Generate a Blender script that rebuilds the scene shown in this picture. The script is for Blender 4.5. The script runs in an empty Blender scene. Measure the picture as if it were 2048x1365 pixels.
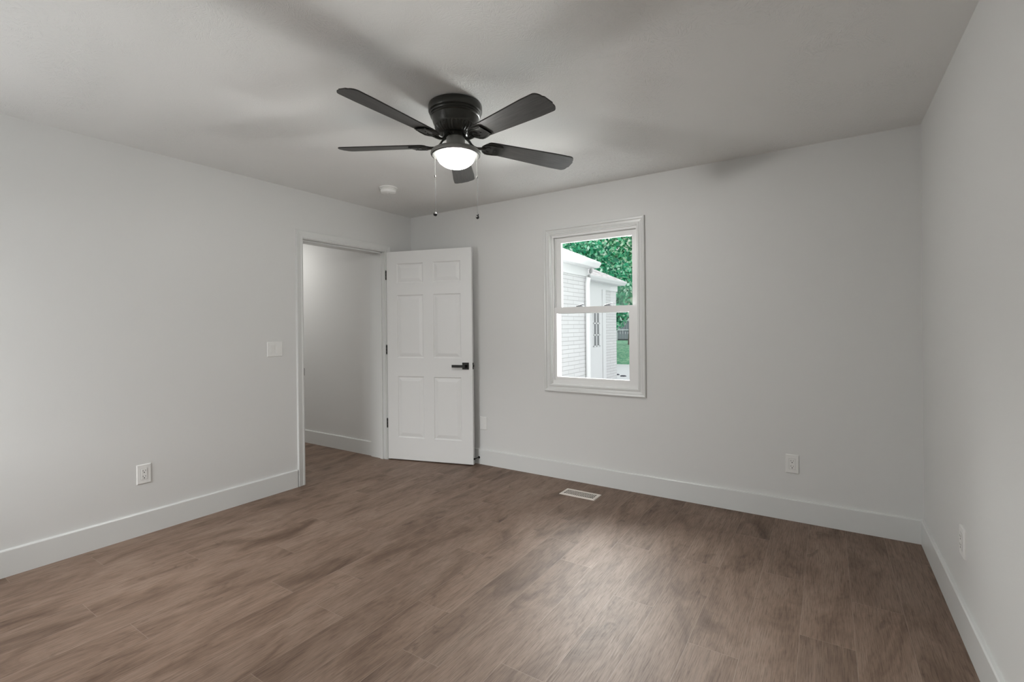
import bpy, bmesh, math, random
from mathutils import Vector, Matrix

scene = bpy.context.scene
COL = scene.collection
PI = math.pi

# ------------------------------------------------------------------ camera
W, H, REAR = 4.099, 2.44, -4.35          # right wall x, ceiling z, rear wall y
cam_data = bpy.data.cameras.new('camera')
cam = bpy.data.objects.new('camera', cam_data)
COL.objects.link(cam)
F, YAW, PITCH, ROLL, SHIFT = 962.689, 0.579, -0.002, -0.0104, 25.34
cam_data.sensor_fit = 'HORIZONTAL'
cam_data.sensor_width = 36.0
cam_data.lens = F / 2048 * 36.0
cam_data.shift_y = -SHIFT / 2048
cam_data.clip_start = 0.05
cam_data.clip_end = 400
fwd = Vector((-math.sin(YAW) * math.cos(PITCH), math.cos(YAW) * math.cos(PITCH), math.sin(PITCH)))
rgt = Vector((math.cos(YAW), math.sin(YAW), 0))
up = rgt.cross(fwd)
r2 = math.cos(ROLL) * rgt + math.sin(ROLL) * up
u2 = -math.sin(ROLL) * rgt + math.cos(ROLL) * up
M = Matrix((r2, u2, -fwd)).transposed().to_4x4()
M.translation = Vector((3.633, -3.643, 1.286))
cam.matrix_world = M
scene.camera = cam

# ------------------------------------------------------------------ world, lamps, exposure
scene.view_settings.view_transform = 'Standard'
scene.view_settings.look = 'None'
scene.view_settings.gamma = 1.0
scene.view_settings.exposure = 0.07
world = bpy.data.worlds.new('sky')
scene.world = world
world.use_nodes = True
bg = world.node_tree.nodes['Background']
bg.inputs['Color'].default_value = (0.97, 0.98, 1.0, 1)
bg.inputs['Strength'].default_value = 1.4


def area_lamp(name, loc, target, sx, sy, radiance, color=(1, 1, 1), spread=180):
    d = bpy.data.lights.new(name, 'AREA')
    d.shape = 'RECTANGLE'
    d.size, d.size_y, d.color = sx, sy, color
    d.energy = radiance * PI * sx * sy
    d.spread = math.radians(spread)
    o = bpy.data.objects.new(name, d)
    COL.objects.link(o)
    o.location = loc
    o.rotation_euler = (Vector(target) - Vector(loc)).to_track_quat('-Z', 'Y').to_euler()
    return o


# lamp for the sky through the rear window opening, then two unseen added fills
area_lamp('rear_sky', (1.0, -8.2, 3.4), (0.9, REAR, 1.45), 14.0, 3.8, 10.0, (0.98, 0.99, 1.0))
area_lamp('rear_high_fill', (0.75, -8.2, 4.0), (0.9, REAR, 1.45), 2.2, 2.6, 16.0, (0.98, 0.99, 1.0))
area_lamp('rear_low_fill', (0.9, -6.2, 0.0), (0.9, REAR, 1.3), 4.0, 2.4, 1.8, (1.0, 0.99, 0.97))
# unseen lamps added outside the back window for bounced daylight and floor glare
area_lamp('yard_fill', (2.3, 3.8, 0.0), (2.15, 0.0, 1.6), 2.8, 4.4, 7.6, (1.0, 0.99, 0.97), 72)
area_lamp('floor_glare_fill', (-0.6, 4.2, 4.7), (2.03, 0, 1.35), 5.0, 2.8, 9.5, (1.0, 0.995, 0.985), 75)
# ceiling lamp of the hallway, plus an unseen fill lamp added further back
area_lamp('hall_light', (-1.55, -0.95, 2.40), (-1.55, -0.95, 0), 0.3, 0.3, 31, (1.0, 0.98, 0.95))
area_lamp('hall_light', (-1.15, -2.5, 2.40), (-1.15, -2.5, 0), 0.3, 0.3, 26, (1.0, 0.98, 0.95))


# ------------------------------------------------------------------ materials
def material(name, color=(0.8, 0.8, 0.8), rough=0.5, metal=0.0, spec=0.5):
    m = bpy.data.materials.new(name)
    m.use_nodes = True
    b = m.node_tree.nodes['Principled BSDF']
    b.inputs['Base Color'].default_value = (*color, 1)
    b.inputs['Roughness'].default_value = rough
    b.inputs['Metallic'].default_value = metal
    b.inputs['Specular IOR Level'].default_value = spec
    return m


class NT:
    """tiny helper around a node tree"""

    def __init__(self, m):
        self.t = m.node_tree
        self.bsdf = self.t.nodes['Principled BSDF']

    def n(self, kind, **kw):
        nd = self.t.nodes.new(kind)
        for k, v in kw.items():
            if k in nd.inputs.keys():
                nd.inputs[k].default_value = v
            else:
                setattr(nd, k, v)
        return nd

    def l(self, a, b):
        self.t.links.new(a, b)

    def math(self, op, a, b=None, clamp=False):
        nd = self.t.nodes.new('ShaderNodeMath')
        nd.operation = op
        nd.use_clamp = clamp
        for i, v in enumerate((a, b)):
            if v is None:
                continue
            if isinstance(v, (int, float)):
                nd.inputs[i].default_value = v
            else:
                self.l(v, nd.inputs[i])
        return nd.outputs[0]

    def ramp(self, fac, stops):
        nd = self.t.nodes.new('ShaderNodeValToRGB')
        e = nd.color_ramp.elements
        while len(e) < len(stops):
            e.new(0.5)
        for i, (p, c) in enumerate(stops):
            e[i].position = p
            e[i].color = (*c, 1) if len(c) == 3 else c
        self.l(fac, nd.inputs[0])
        return nd.outputs[0]

    def mix(self, fac, a, b, blend='MIX'):
        nd = self.t.nodes.new('ShaderNodeMix')
        nd.data_type = 'RGBA'
        nd.blend_type = blend
        ia, ib = nd.inputs[6], nd.inputs[7]
        for s, v in ((nd.inputs[0], fac), (ia, a), (ib, b)):
            if isinstance(v, (int, float)):
                s.default_value = v
            elif isinstance(v, tuple):
                s.default_value = (*v, 1)
            else:
                self.l(v, s)
        return nd.outputs[2]

    def bump(self, height, strength, dist=0.002):
        nd = self.n('ShaderNodeBump', Strength=strength, Distance=dist)
        self.l(height, nd.inputs['Height'])
        self.l(nd.outputs[0], self.bsdf.inputs['Normal'])
        return nd


def paint(name, color, rough, scale=220.0, strength=0.06):
    m = material(name, color, rough)
    t = NT(m)
    co = t.n('ShaderNodeTexCoord')
    nz = t.n('ShaderNodeTexNoise', Scale=scale, Detail=2.0)
    t.l(co.outputs['Object'], nz.inputs['Vector'])
    t.bump(nz.outputs['Fac'], strength, 0.002)
    return m


WALL = paint('wall_paint', (0.70, 0.703, 0.69), 0.55, 180, 0.08)
TRIM = paint('trim_paint', (0.695, 0.705, 0.692), 0.3, 60, 0.03)
DOORP = paint('door_paint', (0.77, 0.775, 0.765), 0.38, 90, 0.03)
PLASTIC = material('white_plastic', (0.80, 0.80, 0.78), 0.3)
VINYL = material('white_vinyl', (0.80, 0.80, 0.79), 0.32)
SLOT = material('dark_slot', (0.02, 0.02, 0.02), 0.7)
BLACK = material('black_hardware', (0.018, 0.018, 0.016), 0.38, 0.6)
LOCK = material('grey_lock_plastic', (0.33, 0.35, 0.37), 0.4)


def ceiling_material():
    m = material('ceiling_paint', (0.84, 0.843, 0.83), 0.7)
    t = NT(m)
    co = t.n('ShaderNodeTexCoord')
    # short brush strokes: cells, each with its own stroke direction
    vo = t.n('ShaderNodeTexVoronoi', Scale=13.0)
    t.l(co.outputs['Object'], vo.inputs['Vector'])
    sep = t.n('ShaderNodeSeparateColor')
    t.l(vo.outputs['Color'], sep.inputs[0])
    ang = t.math('MULTIPLY', sep.outputs[0], 6.2832)
    rot = t.n('ShaderNodeVectorRotate', rotation_type='Z_AXIS')
    t.l(co.outputs['Object'], rot.inputs['Vector'])
    t.l(ang, rot.inputs['Angle'])
    mp = t.n('ShaderNodeMapping')
    mp.inputs['Scale'].default_value = (45, 210, 1)
    t.l(rot.outputs[0], mp.inputs['Vector'])
    nz = t.n('ShaderNodeTexNoise', Scale=1.0, Detail=2.0, Distortion=0.6)
    t.l(mp.outputs[0], nz.inputs['Vector'])
    mk = t.n('ShaderNodeTexNoise', Scale=2.2, Detail=2.0)
    t.l(co.outputs['Object'], mk.inputs['Vector'])
    mask = t.ramp(mk.outputs['Fac'], [(0.42, (0.12,) * 3), (0.62, (1,) * 3)])
    st = t.ramp(nz.outputs['Fac'], [(0.5, (0,) * 3), (0.72, (1,) * 3)])
    h = t.math('MULTIPLY', st, mask)
    t.bump(h, 0.5, 0.005)
    return m


CEIL = ceiling_material()


def floor_material():
    m = material('oak_plank', (0.3, 0.22, 0.17), 0.42)
    t = NT(m)
    uv = t.n('ShaderNodeUVMap', uv_map='plank')
    sp = t.n('ShaderNodeSeparateXYZ')
    t.l(uv.outputs[0], sp.inputs[0])
    at = t.n('ShaderNodeAttribute', attribute_name='plank_tone')
    sc = t.n('ShaderNodeSeparateColor')
    t.l(at.outputs['Color'], sc.inputs[0])
    r1, r2_, r3 = sc.outputs
    off = t.n('ShaderNodeCombineXYZ')
    t.l(t.math('MULTIPLY', r1, 37.0), off.inputs[0])
    t.l(t.math('MULTIPLY', r2_, 23.0), off.inputs[1])
    t.l(t.math('MULTIPLY', r3, 11.0), off.inputs[2])
    add = t.n('ShaderNodeVectorMath', operation='ADD')
    t.l(uv.outputs[0], add.inputs[0])
    t.l(off.outputs[0], add.inputs[1])

    def stretched(sx, sy, scale, detail=4.0, rough=0.55, dist=0.0):
        mp = t.n('ShaderNodeMapping')
        mp.inputs['Scale'].default_value = (sx, sy, 1)
        t.l(add.outputs[0], mp.inputs['Vector'])
        nz = t.n('ShaderNodeTexNoise', Scale=scale, Detail=detail, Roughness=rough, Distortion=dist)
        t.l(mp.outputs[0], nz.inputs['Vector'])
        return nz.outputs['Fac']

    cloud = stretched(2.1, 6.0, 1.0, 6.0, 0.62, 0.8)          # broad smoky patches along the plank
    streak = stretched(3.0, 36.0, 1.0, 4.0, 0.6, 0.5)        # streaks
    grain = stretched(11.0, 300.0, 1.0, 3.0, 0.6, 0.5)      # fine pores
    knot = stretched(5.0, 11.0, 1.0, 3.0, 0.55, 1.5)         # small dark knots
    base = t.ramp(cloud, [(0.27, (0.094, 0.056, 0.036)), (0.48, (0.197, 0.133, 0.096)), (0.72, (0.262, 0.190, 0.145))])
    tone = t.math('ADD', t.math('MULTIPLY', r3, 0.16), 0.92)
    tc = t.n('ShaderNodeCombineColor')
    for i in range(3):
        t.l(tone, tc.inputs[i])
    c = t.mix(1.0, base, tc.outputs[0], 'MULTIPLY')
    st = t.ramp(streak, [(0.33, (0.84, 0.82, 0.81)), (0.55, (1.0, 1.0, 1.0)), (0.75, (1.05, 1.05, 1.05))])
    c = t.mix(0.5, c, st, 'MULTIPLY')
    gr = t.ramp(grain, [(0.34, (0.66, 0.64, 0.62)), (0.50, (1.0, 1.0, 1.0)), (0.70, (1.16, 1.16, 1.16))])
    c = t.mix(1.0, c, gr, 'MULTIPLY')
    kn = t.ramp(knot, [(0.64, (1.0, 1.0, 1.0)), (0.76, (0.55, 0.51, 0.48))])
    c = t.mix(0.9, c, kn, 'MULTIPLY')
    # plank seams lightened, the bevel's glint put into the colour (r2 uv stores distance to edges in a second map)
    ev = t.n('ShaderNodeUVMap', uv_map='edge')
    es = t.n('ShaderNodeSeparateXYZ')
    t.l(ev.outputs[0], es.inputs[0])
    dl = t.math('MINIMUM', es.outputs[0], t.math('SUBTRACT', 1.215, es.outputs[0]))
    dv = t.math('MINIMUM', es.outputs[1], t.math('SUBTRACT', 0.19, es.outputs[1]))
    dmin = t.math('MINIMUM', dl, dv)
    seam = t.math('LESS_THAN', dmin, 0.0011)
    c = t.mix(t.math('MULTIPLY', seam, 0.6), c, (0.30, 0.235, 0.19))
    t.l(c, t.bsdf.inputs['Base Color'])
    rr = t.ramp(grain, [(0.3, (0.64,) * 3), (0.7, (0.52,) * 3)])
    t.l(rr, t.bsdf.inputs['Roughness'])
    t.bsdf.inputs['Specular IOR Level'].default_value = 0.42
    t.bump(grain, 0.10, 0.001)
    return m


FLOOR = floor_material()


def blade_material():
    m = material('dark_wood_blade', (0.03, 0.028, 0.025), 0.45)
    t = NT(m)
    uv = t.n('ShaderNodeUVMap', uv_map='blade')
    mp = t.n('ShaderNodeMapping')
    mp.inputs['Scale'].default_value = (10, 160, 1)
    t.l(uv.outputs[0], mp.inputs['Vector'])
    nz = t.n('ShaderNodeTexNoise', Scale=1.0, Detail=3.0, Distortion=0.4)
    t.l(mp.outputs[0], nz.inputs['Vector'])
    c = t.ramp(nz.outputs['Fac'], [(0.35, (0.014, 0.013, 0.012)), (0.65, (0.036, 0.034, 0.031))])
    t.l(c, t.bsdf.inputs['Base Color'])
    return m


BLADE = blade_material()
BRONZE = material('dark_bronze_metal', (0.045, 0.045, 0.040), 0.3, 0.35)
BRONZE2 = material('glare_lightened_metal', (0.27, 0.27, 0.255), 0.45, 0.2)  # fitter metal lightened in colour to carry the glare on the pan
BRONZE3 = material('bulb_dimmed_rim', (0.022, 0.022, 0.02), 0.6, 0.0, 0.2)  # rim underside darkened in colour against the bulb's light
KNOB = material('black_wood_knob', (0.015, 0.014, 0.013), 0.6, 0.0, 0.3)
CHAIN = material('metal_chain', (0.022, 0.022, 0.02), 0.6, 0.0, 0.2)


def opal_material():
    """frosted bowl: glows itself and lets the bulb inside shine through"""
    m = material('lit_opal_glass', (0.95, 0.95, 0.93), 0.25)
    t = NT(m)
    t.bsdf.inputs['Emission Color'].default_value = (1.0, 0.985, 0.96, 1)
    t.bsdf.inputs['Emission Strength'].default_value = 24.0
    tr = t.n('ShaderNodeBsdfTransparent')
    mx = t.n('ShaderNodeMixShader')
    mx.inputs[0].default_value = 0.5
    t.l(t.bsdf.outputs[0], mx.inputs[1])
    t.l(tr.outputs[0], mx.inputs[2])
    t.l(mx.outputs[0], m.node_tree.nodes['Material Output'].inputs[0])
    return m


OPAL = opal_material()


def pane_material(name='window_glass', refl=0.004):
    m = bpy.data.materials.new(name)
    m.use_nodes = True
    t = m.node_tree
    for n in list(t.nodes):
        t.nodes.remove(n)
    out = t.nodes.new('ShaderNodeOutputMaterial')
    tr = t.nodes.new('ShaderNodeBsdfTransparent')
    tr.inputs[0].default_value = (0.97, 0.985, 0.98, 1)
    gl = t.nodes.new('ShaderNodeBsdfGlossy')
    gl.inputs['Roughness'].default_value = 0.0
    mx = t.nodes.new('ShaderNodeMixShader')
    mx.inputs[0].default_value = refl
    t.links.new(tr.outputs[0], mx.inputs[1])
    t.links.new(gl.outputs[0], mx.inputs[2])
    t.links.new(mx.outputs[0], out.inputs[0])
    return m


GLASS = pane_material()


# ------------------------------------------------------------------ mesh helpers
def origin_of(o):
    v = Vector((0, 0, 0))
    while o is not None:
        v = v + Vector(o.location)
        o = o.parent
    return v


def obj(name, bm, mat, parent=None, smooth=False, bevel=0.0, segs=2):
    """link a bmesh given in world coordinates as ONE mesh object"""
    if bevel > 0:
        bmesh.ops.bevel(bm, geom=[e for e in bm.edges if len(e.link_faces) == 2 and e.calc_face_angle(0) > 0.4],
                        offset=bevel, segments=segs, affect='EDGES', profile=0.5, clamp_overlap=True)
    me = bpy.data.meshes.new(name)
    bmesh.ops.recalc_face_normals(bm, faces=bm.faces)
    if parent is not None:
        bmesh.ops.translate(bm, verts=bm.verts, vec=-origin_of(parent))
    bm.to_mesh(me)
    bm.free()
    if smooth:
        me.shade_smooth()
        if hasattr(me, 'set_sharp_from_angle'):
            me.set_sharp_from_angle(angle=math.radians(38))
    for m in (mat if isinstance(mat, (list, tuple)) else [mat]):
        me.materials.append(m)
    o = bpy.data.objects.new(name, me)
    COL.objects.link(o)
    o.parent = parent
    return o


def tag(o, label=None, cat=None, group=None, kind=None):
    if label:
        o['label'] = label
    if cat:
        o['category'] = cat
    if group:
        o['group'] = group
    if kind:
        o['kind'] = kind
    return o


def empty(name, loc, label=None, cat=None, group=None, kind=None):
    o = bpy.data.objects.new(name, None)
    o.empty_display_size = 0.05
    COL.objects.link(o)
    o.location = loc
    return tag(o, label, cat, group, kind)


def structure(name, bm, mat, label, cat, **kw):
    return tag(obj(name, bm, mat, **kw), label, cat, None, 'structure')


def new():
    return bmesh.new()


def box(bm, a, b, mtx=None):
    x0, y0, z0 = (min(a[i], b[i]) for i in range(3))
    x1, y1, z1 = (max(a[i], b[i]) for i in range(3))
    vs = [bm.verts.new(v) for v in ((x0, y0, z0), (x1, y0, z0), (x1, y1, z0), (x0, y1, z0),
                                    (x0, y0, z1), (x1, y0, z1), (x1, y1, z1), (x0, y1, z1))]
    for f in ((0, 3, 2, 1), (4, 5, 6, 7), (0, 1, 5, 4), (1, 2, 6, 5), (2, 3, 7, 6), (3, 0, 4, 7)):
        bm.faces.new([vs[i] for i in f])
    if mtx is not None:
        bmesh.ops.transform(bm, matrix=mtx, verts=vs)
    return bm


def boxes(*ab):
    bm = new()
    for a, b in ab:
        box(bm, a, b)
    return bm


def lathe(bm, prof, c, n=48, mod=None):
    """prof: list of (r, z) relative to c"""
    rings = []
    for i, (r, z) in enumerate(prof):
        if r < 1e-6:
            rings.append([bm.verts.new((c[0], c[1], c[2] + z))])
            continue
        ring = []
        for k in range(n):
            a = 2 * PI * k / n
            rr = r * (1 + (mod(i, k) if mod else 0))
            ring.append(bm.verts.new((c[0] + rr * math.cos(a), c[1] + rr * math.sin(a), c[2] + z)))
        rings.append(ring)
    for a, b in zip(rings, rings[1:]):
        if len(a) == 1 and len(b) == 1:
            continue
        for k in range(n):
            k2 = (k + 1) % n
            if len(a) == 1:
                bm.faces.new((a[0], b[k], b[k2]))
            elif len(b) == 1:
                bm.faces.new((a[k], a[k2], b[0]))
            else:
                bm.faces.new((a[k], a[k2], b[k2], b[k]))
    return bm


def tube(bm, pts, r, n=8, flat=1.0, caps=True):
    """swept round (or flattened) tube along pts; r may be a list"""
    pts = [Vector(p) for p in pts]
    rs = r if isinstance(r, (list, tuple)) else [r] * len(pts)
    rings = []
    for i, p in enumerate(pts):
        d = (pts[min(i + 1, len(pts) - 1)] - pts[max(i - 1, 0)]).normalized()
        ref = Vector((0, 0, 1)) if abs(d.z) < 0.95 else Vector((1, 0, 0))
        s = d.cross(ref).normalized()
        u = s.cross(d).normalized()
        rings.append([bm.verts.new(p + s * rs[i] * math.cos(2 * PI * k / n) + u * rs[i] * flat * math.sin(2 * PI * k / n)) for k in range(n)])
    for a, b in zip(rings, rings[1:]):
        for k in range(n):
            bm.faces.new((a[k], a[(k + 1) % n], b[(k + 1) % n], b[k]))
    if caps:
        bm.faces.new(rings[0][::-1])
        bm.faces.new(rings[-1])
    return bm


def prism(bm, outline, fn, h0, h1):
    """outline (u,v) extruded between heights h0,h1; fn(u,v,h)->xyz"""
    lo = [bm.verts.new(fn(u, v, h0)) for u, v in outline]
    hi = [bm.verts.new(fn(u, v, h1)) for u, v in outline]
    n = len(outline)
    bm.faces.new(lo[::-1])
    bm.faces.new(hi)
    for k in range(n):
        bm.faces.new((lo[k], lo[(k + 1) % n], hi[(k + 1) % n], hi[k]))
    return bm


def frame_sweep(bm, path, prof, place, closed=True):
    """mitred moulding. path: corner points (u,v), counter-clockwise round the opening, walking with the
    opening on the left; prof: (w,d) points, w measured outward from path, d out of the wall; place(u,v,d)->xyz"""
    n = len(path)
    rings = []
    for i in range(n):
        p = Vector(path[i])
        if closed or 0 < i < n - 1:
            d1 = (p - Vector(path[i - 1])).normalized()
            d2 = (Vector(path[(i + 1) % n]) - p).normalized()
        elif i == 0:
            d1 = d2 = (Vector(path[1]) - p).normalized()
        else:
            d1 = d2 = (p - Vector(path[i - 1])).normalized()
        n1 = Vector((d1.y, -d1.x))
        n2 = Vector((d2.y, -d2.x))
        k = (n1 + n2) / (1 + n1.dot(n2))
        rings.append([bm.verts.new(place(*(p + k * w), d)) for w, d in prof])
    m = len(prof)
    last = n if closed else n - 1
    for i in range(last):
        a, b = rings[i], rings[(i + 1) % n]
        for j in range(m):
            j2 = (j + 1) % m
            bm.faces.new((a[j], a[j2], b[j2], b[j]))
    if not closed:
        bm.faces.new(rings[0])
        bm.faces.new(rings[-1][::-1])
    return bm


# ------------------------------------------------------------------ room shell
BT, BH = 0.016, 0.143
DY0, DY1, DZ = -1.245, -0.365, 2.04        # door opening in the left wall
LT = 0.22                                  # left wall thickness
# floor planks: seams every 0.19 m, joints where the photograph shows them
random.seed(7)
joint = {0: -2.667, 2: -2.352, 3: -2.86, 5: -2.80, 6: -2.268, 7: -2.013, 8: -2.27, 9: -2.68, 10: -1.99, 11: -2.278,
         12: -1.277, 13: -2.132, 15: -0.91, 16: -1.627, 17: -0.84, 19: -0.93, 1: -1.93, 4: -2.02, 14: -1.46, 18: -1.33}
PL = 1.215
bm = new()
uvp = bm.loops.layers.uv.new('plank')
uve = bm.loops.layers.uv.new('edge')
tone = bm.loops.layers.float_color.new('plank_tone')
FX0, FX1, FY0, FY1 = -2.2, W + 0.05, REAR - 0.1, 0.02
for k in range(-13, 23):
    x0, x1 = 0.11 + 0.19 * k, 0.11 + 0.19 * (k + 1)
    a, b = max(x0, FX0), min(x1, FX1)
    if b <= a:
        continue
    y = joint.get(k, random.uniform(-2.4, -1.2))
    while y > FY0:
        y -= PL
    while y < FY1:
        s, e = max(y, FY0), min(y + PL, FY1)
        if e > s:
            col = (random.random(), random.random(), random.random(), 1)
            f = bm.faces.new([bm.verts.new(v) for v in ((a, s, 0), (b, s, 0), (b, e, 0), (a, e, 0))])
            for lp in f.loops:
                px, py = lp.vert.co.x, lp.vert.co.y
                lp[uvp].uv = (py - y, px - x0)
                lp[uve].uv = (py - y, px - x0)
                lp[tone] = col
        y += PL
box(bm, (FX0, FY0, -0.06), (FX1, FY1, -0.002))
me = bpy.data.meshes.new('floor')
bm.to_mesh(me)
bm.free()
me.materials.append(FLOOR)
floor = bpy.data.objects.new('floor', me)
COL.objects.link(floor)
tag(floor, 'grey brown wood plank floor running through room and hallway', 'floor', None, 'structure')

structure('ceiling', boxes(((-2.3, REAR - 0.2, H), (W + 0.2, 0.2, H + 0.2))), CEIL,
          'textured off white ceiling above the whole room', 'ceiling')

# left wall with the doorway
bm = new()
box(bm, (-LT, REAR - 0.1, -0.1), (0, DY0 - 0.02, H))
box(bm, (-LT, DY1 + 0.02, -0.1), (0, 0.15, H))
box(bm, (-LT, DY0 - 0.02, DZ + 0.02), (0, DY1 + 0.02, H))
structure('wall_left', bm, WALL, 'plain pale grey wall pierced by the open doorway', 'wall')

# back wall with the window opening
WX0, WX1, WZ0, WZ1 = 1.64, 2.425, 0.785, 2.085
WTB = 0.16
bm = new()
box(bm, (0, 0, -0.1), (WX0, WTB, H))
box(bm, (WX1, 0, -0.1), (W + 0.15, WTB, H))
box(bm, (WX0, 0, -0.1), (WX1, WTB, WZ0))
box(bm, (WX0, 0, WZ1), (WX1, WTB, H))
structure('wall_back', bm, WALL, 'pale grey wall holding the white double hung window', 'wall')
structure('wall_right', boxes(((W, REAR - 0.1, -0.1), (W + 0.15, 0, H))), WALL, 'pale grey wall at the right edge of the room', 'wall')
# rear wall behind the camera, window opening
RX0, RX1, RZ0, RZ1 = 0.35, 1.45, 0.9, 2.0
bm = new()
box(bm, (0, REAR - 0.14, -0.1), (RX0, REAR, H))
box(bm, (RX1, REAR - 0.14, -0.1), (W, REAR, H))
box(bm, (RX0, REAR - 0.14, -0.1), (RX1, REAR, RZ0))
box(bm, (RX0, REAR - 0.14, RZ1), (RX1, REAR, H))
structure('wall_rear', bm, WALL, 'pale grey wall behind the camera with a wide window opening', 'wall')
# hallway beyond the door
HY = -0.335
structure('wall_hall_end', boxes(((-2.2, HY, -0.1), (-LT, 0.15, H))), WALL, 'shaded grey hallway wall seen through the doorway', 'wall')
structure('wall_hall_side', boxes(((-2.3, REAR, -0.1), (-2.15, HY, H))), WALL, 'far side wall of the hallway', 'wall')
structure('wall_hall_rear', boxes(((-2.15, -3.6, -0.1), (-LT, -3.5, H))), WALL, 'rear end wall of the hallway', 'wall')


def baseboard(name, p0, p1, nrm, label, m0=0, m1=0):
    """board from p0 to p1 along a wall, nrm points into the room; m0/m1 mitre (inside corner = 1)"""
    p0, p1, nrm = Vector(p0), Vector(p1), Vector(nrm)
    d = (p1 - p0).normalized()
    prof = [(0, 0), (BT, 0), (BT, BH - 0.007), (BT - 0.004, BH - 0.001), (0, BH)]
    bm = new()
    ra = [bm.verts.new((*(p0 + nrm * w + d * w * m0), z)) for w, z in prof]
    rb = [bm.verts.new((*(p1 + nrm * w - d * w * m1), z)) for w, z in prof]
    n = len(prof)
    for j in range(n):
        bm.faces.new((ra[j], ra[(j + 1) % n], rb[(j + 1) % n], rb[j]))
    bm.faces.new(ra)
    bm.faces.new(rb[::-1])
    structure(name, bm, TRIM, label, 'baseboard')


baseboard('baseboard_left', (0, REAR), (0, DY0 - 0.075), (1, 0), 'tall white baseboard along the left wall up to the doorway', 1, 0)
baseboard('baseboard_corner', (0, DY1 + 0.068), (0, 0), (1, 0), 'short white baseboard behind the open door', 0, 1)
baseboard('baseboard_back', (0, 0), (W, 0), (0, -1), 'tall white baseboard along the window wall', 1, 1)
baseboard('baseboard_right', (W, REAR), (W, 0), (-1, 0), 'tall white baseboard along the right wall', 1, 1)
baseboard('baseboard_hall', (-2.15, HY), (-LT - 0.012, HY), (0, -1), 'white baseboard along the hallway wall beyond the doorway', 0, 0)

# ------------------------------------------------------------------ door casing and jamb
CASE = [(0, 0), (0, 0.009), (0.006, 0.011), (0.012, 0.012), (0.020, 0.0095), (0.040, 0.013), (0.055, 0.017), (0.061, 0.016), (0.063, 0)]
bm = new()
r = 0.006
frame_sweep(bm, [(DY1 + r, 0), (DY1 + r, DZ + r), (DY0 - r, DZ + r), (DY0 - r, 0)], CASE, lambda u, v, d: (d, u, v), closed=False)
structure('trim_1', bm, TRIM, 'white moulded casing round the doorway', 'door casing')
bm = boxes(((-LT, DY0 - 0.02, 0), (0.0005, DY0, DZ + 0.02)), ((-LT, DY1, 0), (0.0005, DY1 + 0.02, DZ + 0.02)), ((-LT, DY0, DZ), (0.0005, DY1, DZ + 0.02)),
           ((-0.075, DY0, 0), (-0.04, DY0 + 0.011, DZ)), ((-0.075, DY1 - 0.011, 0), (-0.04, DY1, DZ)), ((-0.075, DY0, DZ - 0.011), (-0.04, DY1, DZ)))
jamb = structure('trim_2', bm, TRIM, 'white door jamb lining the doorway', 'door jamb')
obj('strike_plate', boxes(((-0.035, DY0, 0.905), (0.0025, DY0 + 0.0025, 0.965))), BLACK, jamb)['label'] = 'black strike plate'

# ------------------------------------------------------------------ the six panel door
HX, HYd = 0.019, -0.356
DD = Vector((0.859, 0.251)).normalized()
DN = Vector((DD.y, -DD.x))                 # front face normal (towards the room)
DWID, DZ0, DZ1, DT = 0.893, 0.012, 2.036, 0.035


def dpt(u, z, d=0.0):
    """u along the door from the hinge, z up, d out of the front face"""
    p = Vector((HX, HYd)) + DD * u + DN * d
    return (p.x, p.y, z)


door = empty('door_1', (HX, HYd, 0), 'white six panel door standing open against the window wall', 'door', None, 'structure')
ST, MU = 0.112, 0.105
PWD = (DWID - 2 * ST - MU) / 2
cols = [(ST, ST + PWD), (ST + PWD + MU, DWID - ST)]
rows = [(DZ1 - 0.310, DZ1 - 0.118), (DZ1 - 1.035, DZ1 - 0.425), (DZ1 - 1.810, DZ1 - 1.215)]


def door_face(bm, d0, sgn):
    us = [0, cols[0][0], cols[0][1], cols[1][0], cols[1][1], DWID]
    zs = sorted([DZ0, DZ1] + [v for r_ in rows for v in r_])
    panels = {(c[0], r_[0]) for c in cols for r_ in rows}
    q = lambda u, z, d: bm.verts.new(dpt(u, z, d0 + sgn * d))
    for i in range(5):
        for j in range(len(zs) - 1):
            u0, u1, z0, z1 = us[i], us[i + 1], zs[j], zs[j + 1]
            if (u0, z0) not in panels:
                bm.faces.new([q(u0, z0, 0), q(u1, z0, 0), q(u1, z1, 0), q(u0, z1, 0)])
                continue
            steps = [(0, 0), (0.007, -0.0065), (0.017, -0.0065), (0.023, -0.0045), (0.045, -0.0005)]
            rings = []
            for ins, d in steps:
                rings.append([q(u0 + ins, z0 + ins, d), q(u1 - ins, z0 + ins, d), q(u1 - ins, z1 - ins, d), q(u0 + ins, z1 - ins, d)])
            for ra, rb in zip(rings, rings[1:]):
                for k in range(4):
                    bm.faces.new((ra[k], ra[(k + 1) % 4], rb[(k + 1) % 4], rb[k]))
            bm.faces.new(rings[-1])


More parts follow.
